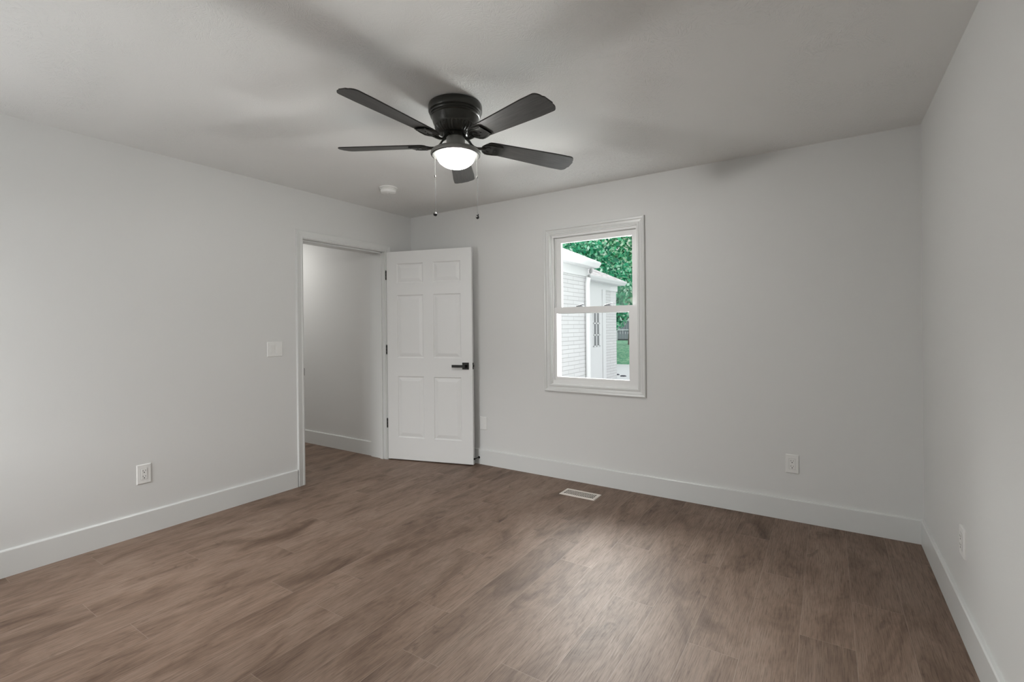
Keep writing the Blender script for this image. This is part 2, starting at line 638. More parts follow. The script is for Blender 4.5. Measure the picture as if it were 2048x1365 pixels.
bm = new()
door_face(bm, 0, 1)
door_face(bm, -DT, -1)
for (a, b, c, d) in (((0, DZ0), (DWID, DZ0), 0, -DT), ((DWID, DZ0), (DWID, DZ1), 0, -DT), ((DWID, DZ1), (0, DZ1), 0, -DT), ((0, DZ1), (0, DZ0), 0, -DT)):
    bm.faces.new([bm.verts.new(dpt(*a, c)), bm.verts.new(dpt(*b, c)), bm.verts.new(dpt(*b, d)), bm.verts.new(dpt(*a, d))])
bmesh.ops.remove_doubles(bm, verts=bm.verts, dist=0.0002)
obj('door_leaf', bm, DOORP, door)
DM = Matrix(((DD.x, DN.x, 0, HX), (DD.y, DN.y, 0, HYd), (0, 0, 1, 0), (0, 0, 0, 1)))   # local (u, d, z)
for z in (0.36, 1.08, 1.81):
    bm = new()
    for k in range(3):
        z0 = z - 0.045 + 0.03 * k
        lathe(bm, [(0, 0), (0.0058, 0), (0.0058, 0.0285), (0, 0.0285)], dpt(-0.006, z0, 0.003), 14)
    lathe(bm, [(0, 0), (0.004, 0.001), (0.004, 0.004), (0, 0.006)], dpt(-0.006, z + 0.045, 0.003), 12)
    box(bm, (-0.004, -0.03, z - 0.045), (-0.001, 0.0, z + 0.045), DM)
    obj('hinge', bm, BLACK, door, smooth=True)['label'] = 'dark metal hinge'
HZ, HU = 0.930, DWID - 0.066
handle = obj('lever_handle', box(new(), (HU - 0.032, 0, HZ - 0.032), (HU + 0.032, 0.009, HZ + 0.032), DM), BLACK, door, bevel=0.0015)
handle['label'] = 'black square lever handle'
bm = new()
box(bm, (HU - 0.012, 0.009, HZ - 0.012), (HU + 0.012, 0.046, HZ + 0.012), DM)
box(bm, (HU - 0.122, 0.036, HZ - 0.012), (HU + 0.012, 0.050, HZ + 0.012), DM)
obj('lever', bm, BLACK, handle, bevel=0.0012)
bm = new()
box(bm, (HU - 0.032, -DT - 0.009, HZ - 0.032), (HU + 0.032, -DT, HZ + 0.032), DM)
box(bm, (HU - 0.012, -DT - 0.046, HZ - 0.012), (HU + 0.012, -DT - 0.009, HZ + 0.012), DM)
box(bm, (HU - 0.122, -DT - 0.050, HZ - 0.012), (HU + 0.012, -DT - 0.036, HZ + 0.012), DM)
obj('rear_lever', bm, BLACK, door)
bm = new()
box(bm, (DWID - 0.001, -0.029, HZ + 0.010), (DWID + 0.0015, -0.006, HZ + 0.030), DM)
box(bm, (DWID - 0.001, -0.029, HZ - 0.030), (DWID + 0.0015, -0.006, HZ - 0.008), DM)
box(bm, (DWID - 0.001, -0.024, HZ - 0.008), (DWID + 0.010, -0.011, HZ + 0.010), DM)
obj('latch_plate', bm, BLACK, door)['label'] = 'black latch plate on the door edge'

# ------------------------------------------------------------------ window
win = empty('window_1', ((WX0 + WX1) / 2, 0, WZ0), 'white double hung window looking onto the neighbouring white brick house', 'window', None, 'structure')
bm = new()
WCASE = [(0, 0), (0, 0.010), (0.006, 0.012), (0.013, 0.012), (0.018, 0.009), (0.036, 0.011), (0.041, 0.018), (0.054, 0.020), (0.060, 0.018), (0.062, 0)]
g = 0.012
frame_sweep(bm, [(WX0 + g, WZ0 + g), (WX0 + g, WZ1 - g), (WX1 - g, WZ1 - g), (WX1 - g, WZ0 + g)][::-1], [(w, -d) for w, d in WCASE],
            lambda u, v, d: (u, d, v), closed=True)
obj('casing', bm, TRIM, win)


def ring_frame(bm, x0, x1, z0, z1, l, r_, b, t, y0, y1):
    """rectangular frame with member widths left,right,bottom,top"""
    o = [(x0, z0), (x1, z0), (x1, z1), (x0, z1)]
    i = [(x0 + l, z0 + b), (x1 - r_, z0 + b), (x1 - r_, z1 - t), (x0 + l, z1 - t)]
    vo = {y: [bm.verts.new((u, y, v)) for u, v in o] for y in (y0, y1)}
    vi = {y: [bm.verts.new((u, y, v)) for u, v in i] for y in (y0, y1)}
    for k in range(4):
        k2 = (k + 1) % 4
        bm.faces.new((vo[y0][k], vo[y0][k2], vi[y0][k2], vi[y0][k]))
        bm.faces.new((vo[y1][k], vi[y1][k], vi[y1][k2], vo[y1][k2]))
        bm.faces.new((vo[y0][k], vo[y1][k], vo[y1][k2], vo[y0][k2]))
        bm.faces.new((vi[y0][k], vi[y0][k2], vi[y1][k2], vi[y1][k]))
    return bm


bm = new()
ring_frame(bm, WX0, WX1, WZ0, WZ1, 0.016, 0.016, 0.016, 0.016, 0.0, 0.022)
ring_frame(bm, WX0, WX1, WZ0, WZ1, 0.030, 0.030, 0.045, 0.034, 0.022, 0.028)
ring_frame(bm, WX0, WX1, WZ0, WZ1, 0.020, 0.020, 0.030, 0.026, 0.028, 0.062)
ring_frame(bm, WX0, WX1, WZ0, WZ1, 0.034, 0.034, 0.040, 0.034, 0.062, 0.066)
ring_frame(bm, WX0, WX1, WZ0, WZ1, 0.020, 0.020, 0.040, 0.026, 0.066, 0.105)
obj('frame', bm, VINYL, win)
obj('exterior_frame', ring_frame(new(), WX0 - 0.02, WX1 + 0.02, WZ0 - 0.02, WZ1 + 0.02, 0.045, 0.045, 0.045, 0.045, 0.105, 0.165), material('dimmed_exterior_vinyl', (0.42, 0.42, 0.42), 0.5), win)  # white frame, colour darkened to offset the yard lamp's light
up_s = obj('upper_sash', ring_frame(new(), 1.662, 2.403, 1.398, 2.058, 0.058, 0.054, 0.050, 0.050, 0.067, 0.100), VINYL, win, bevel=0.002)
obj('pane', boxes(((1.715, 0.083, 1.443), (2.354, 0.087, 2.013))), GLASS, up_s)
lo_s = obj('lower_sash', ring_frame(new(), 1.650, 2.398, 0.818, 1.452, 0.042, 0.066, 0.040, 0.050, 0.030, 0.061), VINYL, win, bevel=0.002)
obj('pane', boxes(((1.687, 0.043, 0.852), (2.338, 0.047, 1.407))), GLASS, lo_s)
for x in (1.905, 2.155):
    bm = new()
    box(bm, (x - 0.03, 0.034, 1.452), (x + 0.03, 0.060, 1.457))
    tube(bm, [(x - 0.032, 0.040, 1.459), (x - 0.012, 0.046, 1.463), (x + 0.020, 0.047, 1.470), (x + 0.042, 0.040, 1.472)], [0.004, 0.007, 0.008, 0.004], 8, 0.7)
    lathe(bm, [(0, 0), (0.012, 0), (0.011, 0.008), (0, 0.010)], (x + 0.004, 0.047, 1.457), 16)
    obj('sash_lock', bm, LOCK, lo_s, smooth=True)['label'] = 'grey sash lock on the meeting rail'

# ------------------------------------------------------------------ wall plates
def plate_box(bm, place, w, h, t=0.006):
    """bevelled cover plate centred at 0; place(u, v, d)"""
    o = [(-w / 2, -h / 2), (w / 2, -h / 2), (w / 2, h / 2), (-w / 2, h / 2)]
    s = 0.004
    rings = []
    for ins, d in ((0, 0), (0, t * 0.45), (s * 0.5, t * 0.85), (s, t)):
        rings.append([bm.verts.new(place(u - math.copysign(ins, u), v - math.copysign(ins, v), d)) for u, v in o])
    for a, b in zip(rings, rings[1:]):
        for k in range(4):
            bm.faces.new((a[k], a[(k + 1) % 4], b[(k + 1) % 4], b[k]))
    bm.faces.new(rings[-1])
    bm.faces.new(rings[0][::-1])


def pbox(bm, place, u0, u1, v0, v1, d0, d1):
    vs = [bm.verts.new(place(u, v, d)) for d in (d0, d1) for u, v in ((u0, v0), (u1, v0), (u1, v1), (u0, v1))]
    for f in ((0, 3, 2, 1), (4, 5, 6, 7), (0, 1, 5, 4), (1, 2, 6, 5), (2, 3, 7, 6), (3, 0, 4, 7)):
        bm.faces.new([vs[i] for i in f])


def pl_left(y, z):
    return lambda u, v, d: (d, y + u, z + v)


def pl_back(x, z):
    return lambda u, v, d: (x + u, -d, z + v)


def pl_right(y, z):
    return lambda u, v, d: (W - d, y - u, z + v)


PW, PH = 0.077, 0.122


def outlet(place, label, thick=0.006):
    e = empty('wall_outlet', place(0, 0, 0), label, 'outlet', 'duplex wall outlets')
    bm = new()
    plate_box(bm, place, PW, PH, thick)
    obj('cover_plate', bm, PLASTIC, e)
    bm = new()
    pbox(bm, place, -0.0175, 0.0175, -0.0345, 0.0345, thick - 0.001, thick + 0.0006)
    pbox(bm, place, -0.0160, 0.0160, -0.033, 0.033, thick, thick + 0.0025)
    rc = obj('receptacle', bm, PLASTIC, e)
    for s in (1, -1):
        bm = new()
        c = 0.0175 * s
        t0, t1 = thick + 0.002, thick + 0.0029
        pbox(bm, place, -0.0078, -0.0056, c + 0.000, c + 0.009, t0, t1)
        pbox(bm, place, 0.0056, 0.0078, c + 0.001, c + 0.008, t0, t1)
        pbox(bm, place, -0.0028, 0.0028, c - 0.010, c - 0.0042, t0, t1)
        obj('slots', bm, SLOT, rc)['label'] = 'dark plug slots'
    bm = new()
    pbox(bm, place, -0.0185, 0.0185, -0.0355, 0.0355, thick - 0.001, thick + 0.0003)
    obj('receptacle_gap', bm, material('gap_shadow_grey', (0.35, 0.35, 0.34), 0.6), e)
    return e


outlet(pl_left(-2.372, 0.381), 'white outlet with dark slots low on the left wall')
outlet(pl_back(3.437, 0.371), 'white outlet with dark slots low on the window wall near the right corner')
outlet(pl_right(-0.977, 0.385), 'white outlet seen edge on low on the right wall', 0.009)

pb = pl_back(0.920, 0.385)
e = empty('blank_plate', pb(0, 0, 0), 'plain white cover plate on the wall just right of the open door', 'cover plate')
bm = new()
plate_box(bm, pb, PW, PH, 0.006)
obj('cover_plate', bm, PLASTIC, e)
bm = new()
pbox(bm, pb, -0.0165, 0.0165, -0.033, 0.033, 0.005, 0.0068)
obj('insert', bm, PLASTIC, e)

ps = pl_left(-1.498, 1.134)
e = empty('light_switch', ps(0, 0, 0), 'white double rocker switch beside the doorway', 'light switch')
bm = new()
plate_box(bm, ps, 0.123, 0.116, 0.006)
obj('cover_plate', bm, PLASTIC, e)
for i, u in enumerate((-0.024, 0.024)):
    bm = new()
    tilt = 1 if i == 0 else -1
    vs = []
    for d in (0.004, None):
        for uu, vv in ((-0.0165, -0.033), (0.0165, -0.033), (0.0165, 0.033), (-0.0165, 0.033)):
            vs.append(bm.verts.new(ps(u + uu, vv, d if d is not None else 0.0085 + tilt * vv * 0.07)))
    for f in ((0, 3, 2, 1), (4, 5, 6, 7), (0, 1, 5, 4), (1, 2, 6, 5), (2, 3, 7, 6), (3, 0, 4, 7)):
        bm.faces.new([vs[k] for k in f])
    obj('rocker', bm, PLASTIC, e)

# ------------------------------------------------------------------ door stop on the baseboard
sx, sz = 0.876, 0.062
e = empty('door_stop', (sx, -BT, sz), 'small black rod door stop on the baseboard behind the door', 'door stop')


def ylathe(prof, c, n=16):
    bm = new()
    lathe(bm, prof, (0, 0, 0), n)
    bmesh.ops.transform(bm, matrix=Matrix.Translation(Vector(c)) @ Matrix.Rotation(PI / 2, 4, 'X'), verts=bm.verts)
    return bm


obj('base', ylathe([(0, 0), (0.0115, 0), (0.0115, 0.004), (0.007, 0.010), (0.0042, 0.013), (0, 0.013)], (sx, -BT, sz)), BLACK, e, smooth=True)
obj('rod', ylathe([(0.0042, 0.010), (0.0042, 0.066)], (sx, -BT, sz)), BLACK, e, smooth=True)
obj('tip', ylathe([(0, 0.062), (0.0075, 0.062), (0.0085, 0.066), (0.0085, 0.076), (0.006, 0.080), (0, 0.080)], (sx, -BT, sz)), BLACK, e, smooth=True)

# ------------------------------------------------------------------ floor register
VX0, VX1, VY0, VY1 = 1.899, 2.189, -0.353, -0.211
VENT = material('beige_metal_register', (0.72, 0.66, 0.60), 0.4)
e = empty('floor_register', ((VX0 + VX1) / 2, (VY0 + VY1) / 2, 0), 'small pale metal floor vent in front of the window wall', 'floor vent')
bm = new()
gx0, gx1, gy0, gy1 = VX0 + 0.024, VX1 - 0.024, VY0 + 0.028, VY1 - 0.028
zt = 0.0055
o = [(VX0, VY0), (VX1, VY0), (VX1, VY1), (VX0, VY1)]
i1 = [(VX0 + 0.006, VY0 + 0.006), (VX1 - 0.006, VY0 + 0.006), (VX1 - 0.006, VY1 - 0.006), (VX0 + 0.006, VY1 - 0.006)]
i2 = [(gx0, gy0), (gx1, gy0), (gx1, gy1), (gx0, gy1)]
rings = [[bm.verts.new((*p, z)) for p in q] for q, z in ((o, 0.0005), (o, 0.002), (i1, zt), (i2, zt), (i2, 0.0012))]
for a, b in zip(rings, rings[1:]):
    for k in range(4):
        bm.faces.new((a[k], a[(k + 1) % 4], b[(k + 1) % 4], b[k]))
obj('faceplate', bm, VENT, e)
NS = 17
bm = new()
for k in range(1, NS):
    x = gx0 + (gx1 - gx0) * k / NS
    box(bm, (x - 0.0021, gy0, 0.002), (x + 0.0021, gy1, zt - 0.0005))
for k in (1, 2):
    y = gy0 + (gy1 - gy0) * k / 3
    box(bm, (gx0, y - 0.0025, 0.003), (gx1, y + 0.0025, zt - 0.0003))
obj('grille', bm, VENT, e)
obj('duct_opening', boxes(((gx0 - 0.002, gy0 - 0.002, 0.0004), (gx1 + 0.002, gy1 + 0.002, 0.0010))), SLOT, e)['label'] = 'dark duct opening under the grille'

# ------------------------------------------------------------------ smoke detector
sd = (0.640, -0.893, H)
e = empty('smoke_detector', sd, 'round white smoke detector on the ceiling above the door', 'smoke detector')
bm = new()
lathe(bm, [(0, 0), (0.073, 0), (0.073, -0.008), (0.069, -0.011), (0, -0.011)], sd, 40)
obj('mounting_plate', bm, PLASTIC, e, smooth=True)
bm = new()
lathe(bm, [(0.062, -0.011), (0.0655, -0.014), (0.0655, -0.020), (0.060, -0.022), (0.060, -0.027), (0.063, -0.029), (0.058, -0.043), (0.046, -0.050), (0, -0.052)], sd, 40)
obj('cover', bm, PLASTIC, e, smooth=True)
bm = new()
lathe(bm, [(0, -0.051), (0.011, -0.051), (0.011, -0.0535), (0, -0.0545)], (sd[0] + 0.015, sd[1] - 0.012, sd[2]), 18)
obj('test_button', bm, PLASTIC, e, smooth=True)

# ------------------------------------------------------------------ ceiling fan
FC = (2.030, -1.706)
fan = empty('ceiling_fan', (FC[0], FC[1], H), 'black five blade flush mount ceiling fan with a lit glass bowl', 'ceiling fan')
c0 = (FC[0], FC[1], 0)
bm = new()
lathe(bm, [(0, 2.44), (0.130, 2.44), (0.137, 2.436), (0.139, 2.430), (0.139, 2.404), (0.1365, 2.399), (0.131, 2.397), (0.131, 2.393), (0.1325, 2.390),
           (0.1305, 2.386), (0.127, 2.385), (0.127, 2.381), (0.1285, 2.378), (0.126, 2.374), (0.123, 2.372), (0.118, 2.355), (0.112, 2.338), (0.1075, 2.330),
           (0.1075, 2.326), (0, 2.326)], c0, 72)
obj('motor_housing', bm, BRONZE, fan, smooth=True)
bm = new()
NR = 144


def ribs(i, k):
    return (0.012 if (k % 4) < 2 else -0.022) if 2 <= i <= 6 else 0


lathe(bm, [(0.104, 2.330), (0.1075, 2.326), (0.106, 2.322), (0.104, 2.316), (0.099, 2.308), (0.092, 2.300), (0.083, 2.293), (0.077, 2.290), (0.072, 2.288),
           (0.066, 2.291), (0, 2.291)], c0, NR, ribs)
obj('vent_ring', bm, BRONZE, fan, smooth=False)
bm = new()
lathe(bm, [(0, 2.292), (0.060, 2.292), (0.060, 2.283), (0.055, 2.278), (0.050, 2.276), (0.048, 2.272), (0, 2.272)], c0, 48)
for k in range(10):
    a = 2 * PI * k / 10 + 0.2
    lathe(bm, [(0, 2.276), (0.006, 2.277), (0.006, 2.283), (0, 2.284)], (FC[0] + 0.054 * math.cos(a), FC[1] + 0.054 * math.sin(a), 0), 8)
obj('flywheel', bm, BRONZE, fan, smooth=True)
bm = new()
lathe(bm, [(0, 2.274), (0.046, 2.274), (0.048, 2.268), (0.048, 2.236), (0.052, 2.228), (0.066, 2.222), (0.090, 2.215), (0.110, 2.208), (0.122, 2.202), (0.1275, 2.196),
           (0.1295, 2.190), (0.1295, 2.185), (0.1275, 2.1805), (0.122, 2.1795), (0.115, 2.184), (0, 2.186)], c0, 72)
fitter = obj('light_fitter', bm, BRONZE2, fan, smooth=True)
bm = new()
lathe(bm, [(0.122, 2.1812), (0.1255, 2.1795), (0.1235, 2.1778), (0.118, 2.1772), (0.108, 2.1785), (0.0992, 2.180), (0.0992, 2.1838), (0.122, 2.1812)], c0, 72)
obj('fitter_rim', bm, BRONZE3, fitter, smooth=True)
bm = new()
prof = [(0.0985, 2.187), (0.0985, 2.178)]
for k in range(1, 13):
    a = PI / 2 * k / 12
    prof.append((0.0985 * math.cos(a), 2.178 - 0.064 * math.sin(a)))
prof[-1] = (0, prof[-1][1])
lathe(bm, prof, c0, 64)
obj('glass_bowl', bm, OPAL, fan, smooth=True)['label'] = 'glowing white opal glass bowl'

bulb_data = bpy.data.lights.new('fan_bulb', 'POINT')
bulb_data.energy = 55.0
bulb_data.shadow_soft_size = 0.036
bulb_data.color = (1.0, 0.985, 0.96)
bulb = bpy.data.objects.new('fan_bulb', bulb_data)
COL.objects.link(bulb)
bulb.location = (FC[0], FC[1], 2.150)

R0, R1 = 0.165, 0.675
for ang, ztip in ((-92.9, 2.260), (-161.9, 2.284), (-235.3, 2.248), (-304.7, 2.215), (-375.9, 2.224)):
    a = math.radians(ang)
    er = Vector((math.cos(a), math.sin(a), 0))
    et = Vector((-math.sin(a), math.cos(a), 0))
    zr = 2.245
    tanp = math.tan(math.radians(12))

    def bp(u, v, h, er=er, et=et, ztip=ztip):
        k = (u - R0) / (R1 - R0)
        k2 = max(0.0, min(1.0, (u - 0.10) / 0.07))
        return Vector((FC[0], FC[1], zr + (ztip - zr) * k - v * tanp * k2 + h)) + er * u + et * v

    # blade outline: narrow rounded root, wider tip with rounded corners
    half = lambda u: 0.047 + (0.066 - 0.047) * min(1.0, (u - R0) / 0.40)
    top = []
    for k in range(7):
        q = PI / 2 * k / 6
        top.append((R0 + 0.030 * (1 - math.sin(q)) if k else R0 + 0.030, 0))
    outl = []
    nb = 18
    rc = 0.034
    for k in range(5):                      # root corner
        q = PI / 2 * k / 4
        outl.append((R0 + 0.025 * (1 - math.sin(q)), half(R0) - 0.025 * (1 - math.cos(q)) if False else half(R0) - 0.025 + 0.025 * math.sin(q)))
    outl = [(R0, half(R0) - 0.025)]
    for k in range(1, 6):
        q = PI / 2 * k / 5
        outl.append((R0 + 0.025 * (1 - math.cos(q)), half(R0) - 0.025 + 0.025 * math.sin(q)))
    for k in range(1, nb):
        u = R0 + 0.025 + (R1 - rc - R0 - 0.025) * k / nb
        outl.append((u, half(u)))
    hw = half(R1)
    for k in range(0, 7):
        q = PI / 2 * k / 6
        outl.append((R1 - rc + rc * math.sin(q) * (0.85), hw - rc + rc * math.cos(q)))
    outl += [(R1 + 0.001, hw * 0.35)]
    full = outl + [(u, -v) for u, v in outl[::-1]]
    bm = new()
    lo = [bm.verts.new(bp(u, v, -0.003)) for u, v in full]
    hi = [bm.verts.new(bp(u, v, 0.003)) for u, v in full]
    n = len(full)
    half_n = n // 2
    uvl = bm.loops.layers.uv.new('blade')
    for k in range(half_n - 1):
        for vs in ((lo[k], lo[k + 1], lo[n - 2 - k], lo[n - 1 - k]), (hi[k], hi[n - 1 - k], hi[n - 2 - k], hi[k + 1])):
            f = bm.faces.new(vs)
            for lp in f.loops:
                idx = (lo.index(lp.vert) if lp.vert in lo else hi.index(lp.vert))
                lp[uvl].uv = (full[idx][0] + abs(ang), full[idx][1])
    for k in range(n):
        bm.faces.new((lo[k], lo[(k + 1) % n], hi[(k + 1) % n], hi[k]))
    blade = obj('blade', bm, BLADE, fan)
    # blade iron: curved arm, leaf shaped plate below the blade root, scroll and screws
    bm = new()
    pts = []
    for r_, z in ((0.046, 2.281), (0.060, 2.276), (0.072, 2.264), (0.084, 2.249), (0.098, 2.238), (0.115, 2.233), (0.135, 2.2335), (0.158, 2.236)):
        pts.append(Vector((FC[0], FC[1], z)) + er * r_)
    tube(bm, pts, [0.013, 0.012, 0.010, 0.0095, 0.0095, 0.010, 0.012, 0.014], 10, 0.6)
    leaf = [(0.142, 0.010), (0.148, 0.024), (0.158, 0.038), (0.172, 0.046), (0.190, 0.0475), (0.215, 0.045), (0.240, 0.040), (0.252, 0.036), (0.250, 0.030),
            (0.232, 0.028), (0.216, 0.024), (0.206, 0.015), (0.210, 0.006), (0.222, 0.0)]
    fl = leaf + [(u, -v) for u, v in leaf[::-1][1:]]
    lo = [bm.verts.new(bp(u, v, -0.0105)) for u, v in fl]
    hi = [bm.verts.new(bp(u, v, -0.0032)) for u, v in fl]
    m = len(fl)
    L = len(leaf)
    for k in range(L - 1):
        j0, j1 = (m - k) if k else None, m - 1 - k
        a1, a2 = k, k + 1
        b1, b2 = (m - 1 - k), (m - 2 - k)
        if k + 1 < L and b2 > a2:
            bm.faces.new((lo[a1], lo[a2], lo[b2], lo[b1]))
            bm.faces.new((hi[a1], hi[b1], hi[b2], hi[a2]))
        elif b2 == a2:
            bm.faces.new((lo[a1], lo[a2], lo[b1]))
            bm.faces.new((hi[a1], hi[b1], hi[a2]))
    for k in range(m):
        bm.faces.new((lo[k], lo[(k + 1) % m], hi[(k + 1) % m], hi[k]))
    ring = [bp(0.178 + 0.016 * math.cos(q), 0.018 * math.sin(q), -0.011) for q in [PI * 0.35 + 2 * PI * k / 16 * 0.82 for k in range(16)]]
    tube(bm, ring, 0.003, 6)
    for s in (1, -1):
        tube(bm, [bp(0.160, 0.030 * s, -0.0105), bp(0.180, 0.040 * s, -0.0115), bp(0.215, 0.038 * s, -0.0115), bp(0.243, 0.034 * s, -0.0105)], [0.002, 0.0035, 0.003, 0.002], 6)
        lathe(bm, [(0, -0.003), (0.004, -0.002), (0.004, 0.002), (0, 0.002)], bp(0.240, 0.034 * s, -0.0105), 10)
    lathe(bm, [(0, -0.003), (0.004, -0.002), (0.004, 0.002), (0, 0.002)], bp(0.214, 0.0, -0.0105), 10)
    obj('blade_iron', bm, BRONZE, blade, smooth=True)['label'] = 'curved black metal blade bracket'

cr = Vector((0.837, 0.547, 0))
for s, zb, zc in ((-1, 1.882, 2.075), (1, 1.868, 2.066)):
    px = FC[0] + s * 0.109 * 0.837
    py = FC[1] + s * 0.109 * 0.547
    bm = new()
    tube(bm, [(px, py, 2.190), (px, py, zb)], 0.0007, 6)
    n = 70
    for k in range(n):
        z = 2.186 - (2.186 - zb) * k / n
        lathe(bm, [(0, -0.0017), (0.0014, 0), (0, 0.0017)], (px, py, z), 6)
    lathe(bm, [(0, -0.006), (0.0035, -0.005), (0.0035, 0.005), (0, 0.006)], (px, py, zc), 8)
    ch = obj('pull_chain', bm, CHAIN, fan)
    ch['label'] = 'thin metal pull chain'
    bm = new()
    if s < 0:
        lathe(bm, [(0, 0.012), (0.004, 0.011), (0.0085, 0.007), (0.0115, 0), (0.0085, -0.008), (0, -0.0115)], (px, py, zb - 0.004), 20)
    else:
        lathe(bm, [(0, 0.014), (0.005, 0.013), (0.007, 0.008), (0.0055, 0.003), (0.0085, -0.003), (0.008, -0.010), (0, -0.0145)], (px, py, zb - 0.004), 20)
    obj('pull_knob', bm, KNOB, ch, smooth=True)['label'] = 'black pull knob'

# ------------------------------------------------------------------ outdoors
GZ = -0.10
CONC = paint('pale_concrete', (0.62, 0.63, 0.64), 0.8, 12, 0.1)


def brick_paint():
    m = material('white_painted_brick', (0.74, 0.74, 0.74), 0.6)
    t = NT(m)
    co = t.n('ShaderNodeTexCoord')
    sp = t.n('ShaderNodeSeparateXYZ')
    t.l(co.outputs['Object'], sp.inputs[0])
    cb = t.n('ShaderNodeCombineXYZ')
    t.l(sp.outputs[1], cb.inputs[0])
    t.l(sp.outputs[2], cb.inputs[1])
    br = t.n('ShaderNodeTexBrick')
    br.inputs['Scale'].default_value = 1.0
    br.inputs['Brick Width'].default_value = 0.42
    br.inputs['Row Height'].default_value = 0.0677
    br.inputs['Mortar Size'].default_value = 0.005
    br.inputs['Mortar Smooth'].default_value = 0.15
    t.l(cb.outputs[0], br.inputs['Vector'])
    br.inputs['Color1'].default_value = (0.63, 0.625, 0.63, 1)
    br.inputs['Color2'].default_value = (0.60, 0.595, 0.60, 1)
    br.inputs['Mortar'].default_value = (0.42, 0.415, 0.42, 1)
    t.l(br.outputs['Color'], t.bsdf.inputs['Base Color'])
    inv = t.math('SUBTRACT', 1.0, br.outputs['Fac'])
    t.bump(inv, 0.6, 0.006)
    return m


BRICK = brick_paint()
OUTW = material('white_exterior_paint', (0.68, 0.68, 0.685), 0.5)


def shingle():
    m = material('pale_shingles', (0.6, 0.58, 0.56), 0.9)
    t = NT(m)
    co = t.n('ShaderNodeTexCoord')
    mp = t.n('ShaderNodeMapping')
    mp.inputs['Scale'].default_value = (7, 3, 1)
    t.l(co.outputs['Object'], mp.inputs['Vector'])
    nz = t.n('ShaderNodeTexNoise', Scale=2.0, Detail=3.0)
    t.l(mp.outputs[0], nz.inputs['Vector'])
    c = t.ramp(nz.outputs['Fac'], [(0.3, (0.30, 0.25, 0.25)), (0.5, (0.62, 0.60, 0.60)), (0.7, (0.74, 0.73, 0.72))])
    t.l(c, t.bsdf.inputs['Base Color'])
    return m


SHING = shingle()
house = empty('house_wing', (0.087, 2.2, GZ), 'white painted brick house with low gabled roofs outside the window', 'house')
X1, Y1, X2, Y2 = 0.087, 4.19, -0.86, 8.10
obj('front_wall', boxes(((-3.5, 0.2, GZ), (X1, Y1, 2.34))), BRICK, house)
obj('far_wall', boxes(((-4.2, Y1, GZ), (X2, Y2, 2.34))), BRICK, house)
obj('frieze_board', boxes(((X1, 0.2, 2.165), (X1 + 0.03, Y1 + 0.02, 2.335))), OUTW, house)
obj('frieze_board', boxes(((X2, Y1, 2.165), (X2 + 0.03, Y2 + 0.03, 2.335))), OUTW, house)


def roof(xe, y0, y1, wall, xr):
    """gabled roof: eave at xe, ridge at xr, gutter fascia along the eave"""
    p = 0.45
    zr = 2.40 + p * (xe - xr)
    bm = new()
    for q in (((xe, 2.385), (xr, zr - 0.015), (xr, zr), (xe + 0.01, 2.405)), ((2 * xr - xe, 2.385), (xr, zr - 0.015), (xr, zr), (2 * xr - xe - 0.01, 2.405))):
        a = [bm.verts.new((x, y0, z)) for x, z in q]
        b = [bm.verts.new((x, y1, z)) for x, z in q]
        for k in range(4):
            bm.faces.new((a[k], a[(k + 1) % 4], b[(k + 1) % 4], b[k]))
        bm.faces.new(a)
        bm.faces.new(b[::-1])
    rf = obj('roof', bm, SHING, house)
    bm = new()
    # gutter with an outward sloping face, and the soffit behind it
    prof = [(wall, 2.312), (xe - 0.05, 2.312), (xe - 0.035, 2.312), (xe + 0.012, 2.372), (xe + 0.018, 2.402), (wall, 2.402)]
    a = [bm.verts.new((x, y0, z)) for x, z in prof]
    b = [bm.verts.new((x, y1, z)) for x, z in prof]
    for k in range(len(prof)):
        bm.faces.new((a[k], a[(k + 1) % len(prof)], b[(k + 1) % len(prof)], b[k]))
    bm.faces.new(a)
    bm.faces.new(b[::-1])
    obj('gutter', bm, OUTW, rf)
    # gable end infill
    bm = new()
    bm.faces.new([bm.verts.new(v) for v in ((wall, y1 - 0.06, 2.33), (xr, y1 - 0.06, zr - 0.12 - 0.45 * 0.25), (2 * xr - wall, y1 - 0.06, 2.33))])
    bmesh.ops.solidify(bm, geom=bm.faces[:], thickness=0.03)
    obj('gable_end', bm, OUTW, rf)


roof(0.325, 0.2, 4.27, X1, -1.9)
roof(-0.61, 4.29, 8.17, X2, -2.6)
bm = new()
tube(bm, [(X1 + 0.13, Y1 - 0.05, 2.33), (X1 + 0.115, Y1 - 0.05, 2.26), (X1 + 0.065, Y1 - 0.045, 2.15), (X1 + 0.045, Y1 - 0.045, 2.02), (X1 + 0.045, Y1 - 0.045, GZ + 0.1)], 0.042, 8)
obj('downspout', bm, OUTW, house, smooth=True)['label'] = 'white downspout at the brick corner'
dr = obj('side_door', boxes(((X2, 6.30, GZ + 0.05), (X2 + 0.03, 7.10, 2.165))), OUTW, house)
bm = new()
box(bm, (X2, 6.18, GZ), (X2 + 0.045, 6.29, 2.165))
box(bm, (X2, 7.11, GZ), (X2 + 0.045, 7.30, 2.165))
obj('door_casing', bm, OUTW, dr)
DARKP = material('dark_door_glass', (0.17, 0.17, 0.18), 0.35)
bm = boxes(((X2 + 0.025, 6.575, 0.83), (X2 + 0.033, 6.905, 1.62)))
obj('door_pane', bm, DARKP, dr)['label'] = 'dark six light door glass'
bm = new()
for z in (0.83, 1.09, 1.36, 1.62):
    box(bm, (X2 + 0.028, 6.55, z - 0.014), (X2 + 0.042, 6.93, z + 0.014))
for y in (6.565, 6.742, 6.915):
    box(bm, (X2 + 0.028, y - 0.022, 0.82), (X2 + 0.042, y + 0.022, 1.63))
obj('muntins', bm, OUTW, dr)

